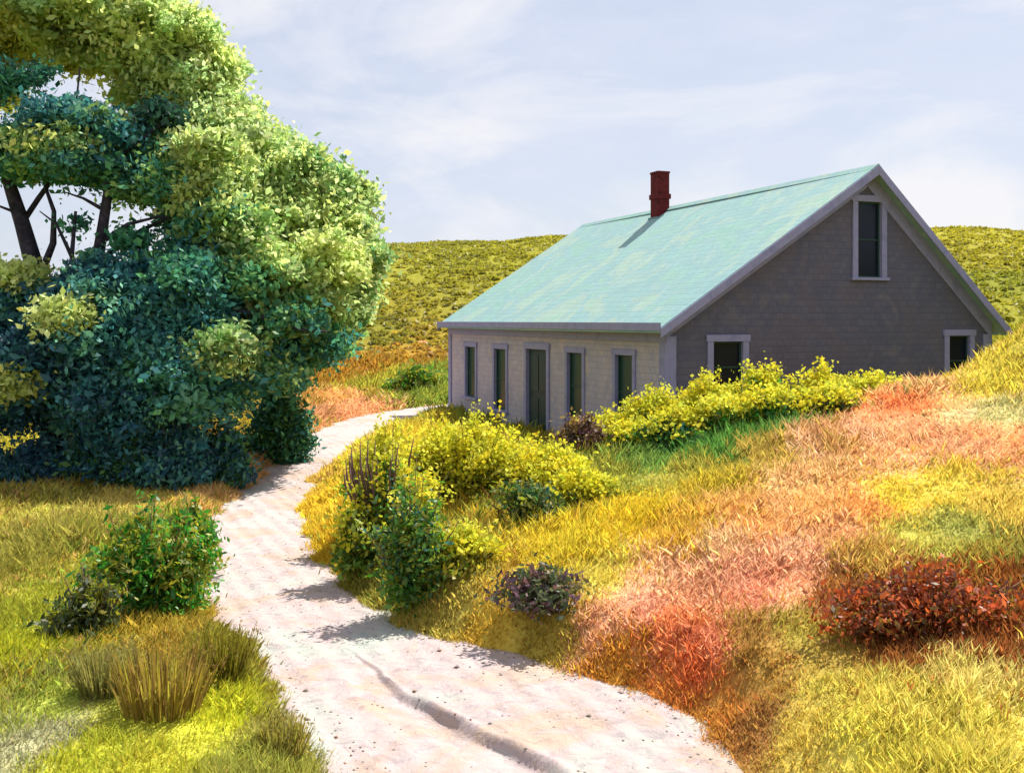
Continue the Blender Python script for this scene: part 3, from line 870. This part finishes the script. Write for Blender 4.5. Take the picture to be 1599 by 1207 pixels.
def tree(name, label, cat, base, blobs, limbs, size, mat, group=None, asp=.55):
    """blobs: (px, py, Y, rx_m, ry_m, rz_m, [colours], clumps, per, clump_r)"""
    root = empty(name, tuple(base)); tag(root, label, cat, group)
    parts = []
    extra = []
    for (px, py, Y, rx, ry, rz, cols, ncl, per, clr) in blobs:
        for k in range(5 if rx > .45 else 0):
            a = rng.uniform(0, 6.28); f = rng.uniform(.15, .42); q = rng.uniform(.7, 1.0)
            ex, ey = px + math.cos(a) * rx * 1600 / Y * q, py + math.sin(a) * rz * 1600 / Y * q
            if ((ex - 135) / 165) ** 2 + ((ey - 350) / 72) ** 2 < 1 or ((ex - 95) / 110) ** 2 + ((ey - 125) / 45) ** 2 < 1: continue
            extra.append((px + math.cos(a) * rx * 1600 / Y * q, py + math.sin(a) * rz * 1600 / Y * q, Y + rng.uniform(-.9, .5), rx * f, ry * f, rz * f * 1.1,
                          cols if rng.uniform() < .6 else cols + MGc if mat is not M_LEAFL else cols + LG, max(6, int(ncl * f * f * .9)), per, clr * .8))
    for (px, py, Y, rx, ry, rz, cols, ncl, per, clr) in blobs + extra:
        C = at(px, py, Y)
        P, ids, hz = clumps(C, (rx, ry, rz), ncl, per, clr)
        cols = np.array(cols)
        cid = rng.integers(0, len(cols), ids.max() + 1)
        c = cols[cid] * (1 + rng.normal(size=(len(cid), 1)) * .12)
        col = jitter(c[ids], .12)
        parts.append(leaf_arrays(P - np.array(base), (size * np.clip(1 + rng.normal(size=len(cid)) * .22, .6, 1.5))[ids], col, asp=asp))
    leaf_mesh('crown', parts, mat, root)
    b = np.array(base)
    if limbs:
        tl = [([np.array(p) - b for p in pts], rad) for pts, rad in limbs]
        tubes_obj('trunk', tl[:1], M_BARK, root, 10)
        for t in tl[1:]: tubes_obj('branch', [t], M_BARK, root, 7)
    return root

LG = [lin('c2d88a', .98), lin('b8d080', .98), lin('cfde9a', .98), lin('c2cc74', .98), lin('aecc88', .96)]
LG2 = [lin('d2e084', 1), lin('d8e48c', 1), lin('c8d880', 1), lin('dde69e', 1)]
OL = [lin('bcc45c', .95), lin('c6cc6c', .95), lin('b0be6a', .95)]
MGc = [lin('86b060', .9), lin('98ba68', .9), lin('74a468', .85)]
TE = [lin('38767a', 1.15), lin('4c8a80', 1.15), lin('30646c', 1.15), lin('5c9478', 1.15)]
TD = [lin('2c5a6c', 1.15), lin('386e76', 1.15), lin('2a5064', 1.1), lin('46786c', 1.15)]
TG = [lin('4a8c6a', 1.1), lin('5c9c6c', 1.1), lin('3e7c70', 1.1)]

DG0 = [lin('2c5a4c', .8), lin('3c6a50', .8)]
def lb(px, py, rpx, cols, Y=20.5, n=None, dens=1.0, fy=1.0, ry=1.6):
    r = rpx * Y / 1600
    n = n or int(310 * dens * (rpx / 90) ** 2)
    return (px, py, Y, r, ry * min(1.4, r), r * fy, cols, n, 54, .30)

g = lambda px, py, Y: tuple(at(px, py, Y))
def ground_pt(px, Y):
    X = (px - 799.5) * Y / 1600
    return (X, Y, float(height(X, Y)) - .05)

# the big pale tree
b0 = ground_pt(430, 22.5)
tree('broadleaf_tree', 'tallest pale yellow-green tree with sunlit crown filling the upper left', 'tree', b0, [
    lb(40, 20, 110, OL + LG), lb(150, 20, 105, LG), lb(235, 75, 85, LG + LG2), lb(50, 55, 60, OL, fy=.6), lb(190, 80, 40, OL, 21, fy=.7), lb(290, 130, 70, LG + LG2),
    lb(255, 160, 55, OL + LG), lb(330, 220, 75, LG), lb(280, 260, 75, LG + MGc), lb(400, 270, 85, LG2 + LG), lb(350, 320, 80, LG + LG2),
    lb(470, 290, 62, LG + MGc), lb(480, 370, 85, LG + LG2), lb(530, 335, 52, LG), lb(420, 410, 80, LG), lb(545, 410, 45, LG + MGc), lb(500, 455, 72, LG + MGc), lb(532, 462, 38, MGc + LG),
    lb(450, 490, 60, MGc), lb(488, 522, 38, MGc + TG), lb(430, 440, 60, LG + LG2, 18.6), lb(480, 475, 55, LG + MGc, 18.4), lb(385, 390, 50, LG + MGc, 18.4), lb(515, 415, 45, LG2, 18.8), lb(505, 540, 32, MGc + TG, 18.6), lb(330, 270, 60, LG2 + LG, 18.6), lb(225, 225, 35, LG, 20), lb(-120, 60, 130, OL), lb(285, 70, 30, LG, 21)],
    [([b0, g(425, 560, 22.2), g(400, 420, 21.5), g(350, 280, 21), g(290, 130, 21)], [.24, .2, .15, .1, .04]),
     ([g(412, 480, 22), g(470, 400, 21), g(520, 350, 20.8)], [.1, .07, .03]),
     ([g(385, 370, 21.3), g(300, 250, 20), g(230, 220, 19.2), g(150, 170, 19)], [.09, .06, .045, .02]),
     ([g(360, 300, 21), g(430, 260, 20.5), g(470, 240, 20.5)], [.08, .05, .02])], .125, M_LEAFL)

# dark blue-green trees in front of it
b1 = ground_pt(85, 18.0)
tree('dark_tree', 'dark teal tree with crooked leaning trunk at the far left edge', 'tree', b1, [
    lb(110, 190, 52, TE, 18, dens=1.1, fy=.45), lb(175, 212, 34, TE, 18, dens=1.2, fy=.6), lb(25, 235, 50, MGc + TG, 18, fy=.6), lb(110, 238, 64, MGc + LG, 18, fy=.36), lb(55, 262, 42, TG, 18, fy=.26),
    lb(135, 264, 56, TG + TE, 18, fy=.26), lb(-90, 200, 70, TE, 18), lb(10, 130, 22, TG, 18, fy=1.0), lb(60, 118, 15, TG, 18, dens=.7), lb(205, 372, 20, TG, 17.8, fy=.5, dens=.7), lb(120, 352, 13, TG, 17.8, dens=.5), lb(210, 300, 26, TG + MGc, 18, fy=.5), lb(250, 180, 20, DG0, 18.4, fy=.6), lb(270, 235, 18, TG, 18.4, fy=.6)],
    [([b1, g(90, 560, 18), g(60, 440, 18), g(34, 350, 18), g(12, 280, 18), g(10, 200, 18.1)], [.26, .2, .17, .13, .10, .05]),
     ([g(100, 600, 18), g(140, 480, 17.8), g(156, 380, 17.8), g(170, 290, 17.8), g(176, 200, 18)], [.17, .13, .10, .085, .03]),
     ([g(60, 440, 18), g(83, 380, 17.8), g(84, 330, 17.8), g(70, 290, 17.8)], [.07, .055, .04, .03]),
     ([g(34, 350, 18), g(60, 310, 18.2), g(110, 240, 18.2), g(125, 105, 18.2)], [.05, .045, .03, .015]),
     ([g(140, 480, 17.8), g(112, 400, 17.5), g(118, 330, 17.5)], [.06, .04, .025]),
     ([g(10, 240, 18.1), g(40, 150, 18.2), g(48, 95, 18.2)], [.05, .03, .015]),
     ([g(156, 380, 17.8), g(200, 350, 17.8), g(250, 338, 17.8), g(290, 345, 17.7)], [.05, .035, .022, .01]),
     ([g(112, 400, 17.5), g(88, 350, 17.6), g(62, 330, 17.7)], [.035, .022, .01]), ([g(38, 360, 18), g(20, 330, 18), g(-20, 315, 18)], [.045, .03, .015]),
     ([g(165, 330, 17.8), g(130, 310, 17.9), g(100, 300, 17.9)], [.04, .025, .012]), ([g(176, 250, 17.9), g(225, 215, 18.2), g(262, 185, 18.3), g(275, 165, 18.3)], [.04, .03, .02, .012]),
     ([g(178, 262, 17.9), g(230, 245, 18.1), g(285, 228, 18.2)], [.035, .025, .012])], .12, M_LEAFD)
b2 = ground_pt(255, 18.8)
tree('dark_tree', 'dark teal tree with arching crown between the leaning trunks and the sunlit foliage', 'tree', b2, [
    lb(262, 298, 32, TE + TG, 18.6, fy=.5), lb(300, 350, 42, TG + TE, 18.6, dens=1.1, fy=.8), lb(320, 410, 55, TE + TG, 18.4, dens=1.2), lb(360, 465, 52, TG + TE, 18.4, dens=1.2), lb(200, 280, 40, TG, 18.6, fy=.5), lb(255, 290, 38, MGc + TG, 18.2), lb(335, 345, 40, MGc + TG, 18.0), lb(400, 440, 38, MGc + TG, 17.8), lb(455, 500, 36, MGc + TG, 17.8), lb(300, 440, 34, TG, 17.0), lb(250, 560, 40, TG + TE, 16.6), lb(430, 590, 36, MGc + TG, 17.6),
    lb(215, 448, 52, TE, 18.4, dens=1.2, fy=.32), lb(260, 470, 75, TE + TG, 18.2, dens=1.2), lb(425, 515, 50, TG, 18.4, dens=1.1), lb(400, 560, 60, TG + TE, 18.2, dens=1.1), lb(452, 558, 38, TG + MGc, 18.6, dens=1.1), lb(350, 560, 58, MGc + LG, 17.2, dens=1.0, fy=.62)],  # last clump is pale: a lit patch put into the leaf colour
    [([b2, g(250, 600, 18.6), g(240, 500, 18.6), g(255, 420, 18.6), g(285, 370, 18.6)], [.2, .16, .13, .09, .04]),
     ([g(250, 480, 18.4), g(300, 400, 17.8), g(345, 350, 18)], [.07, .05, .02]), ([g(245, 520, 18.4), g(330, 470, 17.3), g(470, 515, 17.2), g(510, 518, 17.4)], [.08, .05, .035, .015]),
     ([g(165, 400, 18.3), g(220, 360, 18), g(262, 340, 17.9)], [.05, .04, .02])], .12, M_LEAFD)
b3 = ground_pt(150, 18.0)
tree('juniper', 'dense blue-green juniper mass reaching the ground below the leaning trunks', 'juniper', b3, [
    lb(40, 520, 70, TD + TE, 17.6, dens=1.3), lb(140, 492, 66, TD + TE, 17.6, dens=1.3), lb(200, 520, 85, TE, 17.3, dens=1.3), lb(90, 580, 90, TD, 17.2, dens=1.3), lb(200, 620, 90, TD + TE, 17.2, dens=1.3), lb(40, 640, 60, TD, 17.4, dens=.8, fy=.7),
    lb(300, 600, 80, TE + TG, 17.2, dens=1.3), lb(-60, 540, 90, TD, 17.6), lb(25, 435, 32, OL + LG2, 17.0, fy=.8), lb(105, 497, 32, OL + LG2, 16.0, fy=.7), lb(20, 600, 26, OL, 15.8, fy=.6), lb(300, 490, 55, TE, 17.4, dens=1.3)],  # pale clumps here put lit patches into the leaf colour
    [([b3, g(150, 660, 17.6), g(150, 600, 17.6), g(160, 520, 17.6)], [.24, .2, .14, .06])], .115, M_LEAFD)

# low dark undergrowth along the foot of the trees
def shrub(name, label, cat, px, Y, top, wpx, cols, tops=None, topfrac=.35, group=None, dens=1.0, size=.075, dep=.8, mat=None, spikes=None, clr=.16, lift=0.0):
    X = (px - 799.5) * Y / 1600; gz = float(height(X, Y))
    ztop = EYE - (top - 500) * Y / 1600
    H = max(.22, ztop - gz); w = wpx * Y / 1600 / 2
    root = empty(name, (X, Y, gz)); tag(root, label, cat, group)
    # several uneven lobes of different height instead of one dome
    nl = int(np.clip(3 + wpx * Y / 1600 * 3.2, 4, 11))
    PP, NN, off = [], [], 0
    for k in range(nl):
        a = rng.uniform(0, 6.28); r = rng.uniform(.1, .72) if k else 0
        hk = H * rng.uniform(.55, 1.0) * (1 - .45 * r * r) if k else H * .95
        wk = w * rng.uniform(.30, .55)
        c = np.array([math.cos(a) * r * w, math.sin(a) * r * w * dep, hk * .46])
        R = np.array([wk, wk * max(.6, dep), hk * .5])
        n = int(max(22, 95 * dens * (wk * (wk + hk) * 2.6) / (clr / .16) ** 1.2))
        P, ids, hz = clumps(c, R, n, 20, clr, .4, 1.0, -.9)
        PP.append(P); NN.append(ids + off); off += ids.max() + 1
    P = np.concatenate(PP); ids = np.concatenate(NN)
    # sprigs that stick out of the outline
    ns = int(14 + 26 * w); sp, tl = [], []
    for k in range(ns):
        a = rng.uniform(0, 6.28); r = rng.uniform(0, .95)
        b = np.array([math.cos(a) * r * w * .5, math.sin(a) * r * w * dep * .5, H * .3])
        e = np.array([math.cos(a) * r * w * 1.12, math.sin(a) * r * w * dep * 1.1, H * rng.uniform(.82, 1.22) * (1 - .45 * r * r)])
        t = rng.uniform(.5, 1.02, 16)[:, None]
        sp.append(b + (e - b) * t + rng.normal(size=(16, 3)) * size * .45)
        if k < 16: tl.append(([b * .3, (b + e) / 2 + np.array([0, 0, .03 * H]), e], [.009, .006, .003]))
    P = np.concatenate([P] + sp); ids = np.concatenate([ids] + [np.full(16, off + k) for k in range(ns)]); nid = off + ns
    ok = P[:, 2] > -.06; P, ids = P[ok], ids[ok]
    cols = np.array(cols); cid = rng.integers(0, len(cols), nid)
    col = (cols[cid] * (1 + rng.normal(size=(nid, 1)) * .16))[ids]
    szv = (size * np.clip(1 + rng.normal(size=nid) * .25, .55, 1.6))[ids]
    if tops:
        nz = .16 * np.sin(P[:, 0] * 4.3 + X * 3) * np.sin(P[:, 1] * 5.1 + Y) + .10 * np.sin(P[:, 0] * 11 + P[:, 1] * 9 + Y)
        crown = H * (1 - .35 * ((P[:, 0] / w) ** 2 + (P[:, 1] / (w * dep)) ** 2).clip(0, 1.3))
        fl = (P[:, 2] / crown + nz + rng.normal(size=len(P)) * .07) > 1 - topfrac * 1.15
        Pf = np.repeat(P[fl], 2, 0) + rng.normal(size=(fl.sum() * 2, 3)) * size * .45
        tc = np.array(tops)[rng.integers(0, len(tops), nid)][np.repeat(ids[fl], 2)]
        if len(Pf): leaf_mesh('flowers', [leaf_arrays(Pf, size * .72, jitter(tc, .1), up=.2, asp=.75)], M_FLOWER, root)['kind'] = 'stuff'
        P, col, szv = P[~fl], col[~fl], szv[~fl]
    leaf_mesh('foliage', [leaf_arrays(P, szv * .92, jitter(col, .13), up=.3, asp=.45)], mat or M_LEAF, root)
    if spikes:
        for k in range(spikes[0]):
            x = random.uniform(-.85, .35) * w; y = random.uniform(-.6, .2) * w * dep
            h = H * random.uniform(.85, 1.18)
            tl.append(([(x * .6, y, H * .3), (x, y, h * .8), (x * 1.1 + .03, y, h)], [.012, .012, .004]))
    for k in range(5):
        a = random.uniform(0, 6.28); r = random.uniform(.2, .7)
        e = (math.cos(a) * w * r, math.sin(a) * w * dep * r, H * random.uniform(.5, .75))
        tl.append(([(e[0] * .12, e[1] * .12, -.1), (e[0] * .5, e[1] * .5, H * .3), e], [.018 + .006 * H, .013, .005]))
    tubes_obj('stem', tl, M_STEM if not spikes else mat_plain('spike', spikes[1], .9), root, 5)
    return root

YL = [lin('dccc28', 0.84), lin('d2c62c', 0.84), lin('c8c238', 0.84)]
YF = [lin('dcda44', .95), lin('e2de58', .95), lin('d2cc34', .95), lin('c8cc48', .95), lin('e6d63c', .95)]
GR = [lin('5c9a2c', .8), lin('7aaa36', .8), lin('468828', .75)]
GR2 = [lin('3c9a28', .8), lin('4aa42c', .8), lin('66b034', .8), lin('2e8a2c', .75)]
DG = [lin('38703a', .85), lin('4a7e44', .85), lin('3a7266', .85), lin('5c8a40', .85)]
YG = [lin('a2a82e', 0.81), lin('8c9c2e', 0.81), lin('b4b034', 0.81)]
PU = [lin('6c4a4c', 1), lin('8c6468', 1), lin('66505e', 1), lin('7a6a40', 1)]
BR = [lin('846a38', 0.84), lin('9a7c40', 0.84), lin('7c5a3c', 0.84)]
RU = [lin('984420', .9), lin('b45a28', .9), lin('7a3a1a', .9), lin('c8683a', .9), lin('8a6a28', .8)]
GY = [lin('5a6a40', 0.74), lin('6a7848', 0.74), lin('4a6038', 0.74)]

for px, Y, top, w, cols, lb_ in [(60, 16.6, 690, 150, TD, 'low dark undergrowth at the left edge below the junipers'), (170, 16.4, 670, 150, TD + DG, 'dark undergrowth clump in front of the juniper stem'),
                                 (270, 16.6, 655, 150, TD + TE, 'dark blue-green undergrowth clump right of the juniper stem'), (350, 17.2, 660, 110, TD + DG, 'dark undergrowth clump nearest the tan verge of the path'), (440, 20.5, 585, 110, TG + DG, 'small dark green thicket beneath the right end of the pale crown')]:
    shrub('undergrowth_shrub', lb_, 'shrub', px, Y, top, w, cols, None, group='dark undergrowth beneath the trees', size=.12, dep=.6, mat=M_LEAFD, clr=.22)

GH = 'goldenrod bushes along the crest in front of the cottage'
for px, Y, top, w, cols, tf, lb_ in [
    (960, 15.6, 645, 120, YG + GR, .5, 'yellow goldenrod bush just below the front corner of the cottage'),
    (1030, 15.4, 612, 130, GR + YG, .5, 'yellow goldenrod bush in front of the cottage corner board'),
    (1110, 15.2, 590, 130, GR, .42, 'green goldenrod bush with yellow top under the small left gable window'),
    (1195, 15.0, 572, 130, GR2 + GR, .40, 'deep green goldenrod bush right of the small left gable window'),
    (1280, 14.8, 580, 120, GR + YG, .45, 'yellow goldenrod bush below the attic window'),
    (1360, 14.6, 588, 110, YG + GR, .5, 'goldenrod bush at the top of the pink grass streak')]:
    shrub('goldenrod_bush', lb_, 'bush', px, Y, top, w, cols + GR + YG, YF, tf - .1, GH, dep=.8, size=.075)
for px, Y, top, w, cols, lb_ in [(985, 14.2, 668, 110, GR + YG, 'mid green bush at the left end of the row below the goldenrod crest'), (1060, 13.9, 645, 120, GR + DG, 'dark green bush in the row below the goldenrod crest, second from its left end'),
                                 (1135, 13.9, 625, 120, GR2 + GR, 'vivid green bush in the row below the goldenrod crest, under the small left gable window'), (1215, 13.8, 612, 120, GR2 + DG, 'deep green bush in the row below the goldenrod crest, second from its right end'),
                                 (1295, 13.8, 608, 100, GR + GY, 'green bush at the right end of the row below the goldenrod crest')]:
    shrub('green_bush', lb_, 'bush', px, Y, top, w + 15, cols + YG, YF, .2, 'green bushes below the goldenrod crest', dep=.7, size=.085)
shrub('green_bush', 'leafy yellow-green bush at the path bend in front of the seed spikes', 'bush', 560, 11.0, 790, 90, YG + GR, YF, .2, None, dep=.8)
shrub('yellow_bush', 'small yellow bush on the open bank left of the green bush row', 'bush', 905, 11.6, 742, 110, YL + YG, YF, .5, None, dep=.7)

shrub('goldenrod_bush', 'largest yellow bush on the near bank beside the bend of the path', 'bush', 735, 12.8, 655, 290, YG + YL, YF, .4, None, dep=.6)
shrub('goldenrod_bush', 'yellow-green bush behind the seed spikes, left of the largest yellow bush', 'bush', 605, 12.7, 676, 150, YG + GR + YL, YF, .45, None, dep=.6)
shrub('goldenrod_bush', 'rounded yellow bush below the cottage door', 'bush', 868, 12.4, 700, 120, YG + YL, YF, .5, None)
shrub('seedhead_bush', 'yellow-green bush with purple-brown seed spikes beside the path bend', 'bush', 612, 11.3, 708, 165, YG + GR, YF, .2, None, spikes=(22, lin('6a5048')))
shrub('green_bush', 'dark green bush overhanging the path with shadow on the sand', 'bush', 640, 9.8, 748, 190, DG + GR + YG + YG + GR, None, dep=.6, dens=.9, size=.065)
shrub('green_bush', 'mossy grey-green bush below the rounded yellow bush', 'bush', 815, 11.2, 755, 130, DG + GY + YG, None, dep=.7)
shrub('green_bush', 'yellow-green bush between the dark green bush and the purple shrub', 'bush', 730, 9.9, 830, 120, YG + YL, YF, .25, None, dep=.7)
shrub('purple_shrub', 'purple-brown twiggy shrub low on the bank above the path', 'shrub', 842, 8.95, 893, 170, PU + GY, None, dep=.6, size=.06)
shrub('brown_shrub', 'brown flowering shrub against the cottage front beside the door', 'shrub', 912, 14.2, 648, 85, PU + BR, None, dep=.7)
shrub('green_bush', 'small green bush beyond the path beside the far end of the cottage', 'bush', 652, 37, 575, 90, GR + YG, None, dep=.6, size=.16, clr=.3)
shrub('russet_shrub', 'rust red spreading shrub on the right bank', 'shrub', 1460, 7.5, 888, 330, RU, None, dep=.55, size=.055, dens=.7)

shrub('green_bush', 'bright green bush beside the left edge of the path', 'bush', 225, 9.5, 796, 195, GR2 + YG + GR2 + YG, None, dep=.7, dens=.9, size=.07)
shrub('green_bush', 'small light green bush at the path edge behind the bright green one', 'bush', 300, 11.2, 790, 90, YG + GR2, None, dep=.7)
shrub('grey_green_shrub', 'grey-green shrub left of the bright green bush', 'shrub', 140, 8.8, 900, 120, GY + YG + GY, None, dep=.7, size=.065)

# reed tufts
def tuft(name, label, px, Y, top, wpx, cols, n=420):
    X = (px - 799.5) * Y / 1600; gz = float(height(X, Y))
    H = (EYE - (top - 500) * Y / 1600) - gz; w = wpx * Y / 3200
    root = empty(name, (X, Y, gz)); tag(root, label, 'grass tuft')
    a = rng.uniform(0, 6.28, n); r = np.sqrt(rng.uniform(0, 1, n))
    base = np.stack([np.cos(a) * r * w * .62, np.sin(a) * r * w * .62, np.full(n, -.03)], 1)
    h = H * rng.uniform(.5, 1.1, n)
    tip = np.stack([np.cos(a) * r * w * .98 + rng.normal(size=n) * .03, np.sin(a) * r * w * .9, h], 1)
    mid = base * .45 + tip * .55; mid[:, 2] += h * .08
    fa = rng.uniform(0, np.pi, n); sd = np.stack([np.cos(fa), np.sin(fa), fa * 0], 1) * .006
    V = np.stack([base - sd, base + sd, mid + sd, tip, mid - sd], 1).reshape(-1, 3)
    c = jitter(np.array(cols)[rng.integers(0, len(cols), n)], .15)
    k = n // 2
    P = np.repeat(tip[:k], 6, 0) - np.array([0, 0, 1]) * rng.uniform(0, .10, (k * 6, 1)) + rng.normal(size=(k * 6, 3)) * .006
    LV, LC = leaf_arrays(P, .03, jitter(np.repeat(np.array(cols)[rng.integers(0, len(cols), k)], 6, 0) * .9, .15), up=2, asp=.3)
    LV = LV.reshape(-1, 4, 3); LC = LC.reshape(-1, 4, 3)
    LV = np.concatenate([LV, (LV[:, :1] + LV[:, 3:]) / 2], 1).reshape(-1, 3); LC = np.concatenate([LC, LC[:, :1]], 1).reshape(-1, 3)
    V = np.concatenate([V, LV]); c5 = np.concatenate([np.repeat(c, 5, 0), LC])
    link('blades', np_mesh('blades', V, np.arange(len(V)), 5, c5), M_GRASS, root)
BT0 = [lin('a0783c', 0.84), lin('a88a40', 0.84), lin('8e6a44', 0.84), lin('b09a38', 0.84)]
BT = [lin('a89040', .85), lin('b0a040', .85), lin('a08048', .85), lin('bcae40', .85)]
tuft('reed_tuft', 'tallest brown reed tuft at the lower left beside the path', 255, 6.9, 1010, 180, BT, 330)
tuft('reed_tuft', 'thin olive-brown reed tuft left of the tallest brown one', 165, 7.2, 1015, 110, [lin('a8a050', .85), lin('a09c58', .85)], 350)
tuft('reed_tuft', 'pale olive reed tuft leaning over the path edge', 345, 7.6, 985, 110, [lin('a8a038', .6), lin('b4a838', .6)], 380)
tuft('reed_tuft', 'short olive reed tuft at the bottom edge where the path begins', 440, 6.5, 1120, 90, [lin('b0a848', .85), lin('a89c50', .85)], 260)
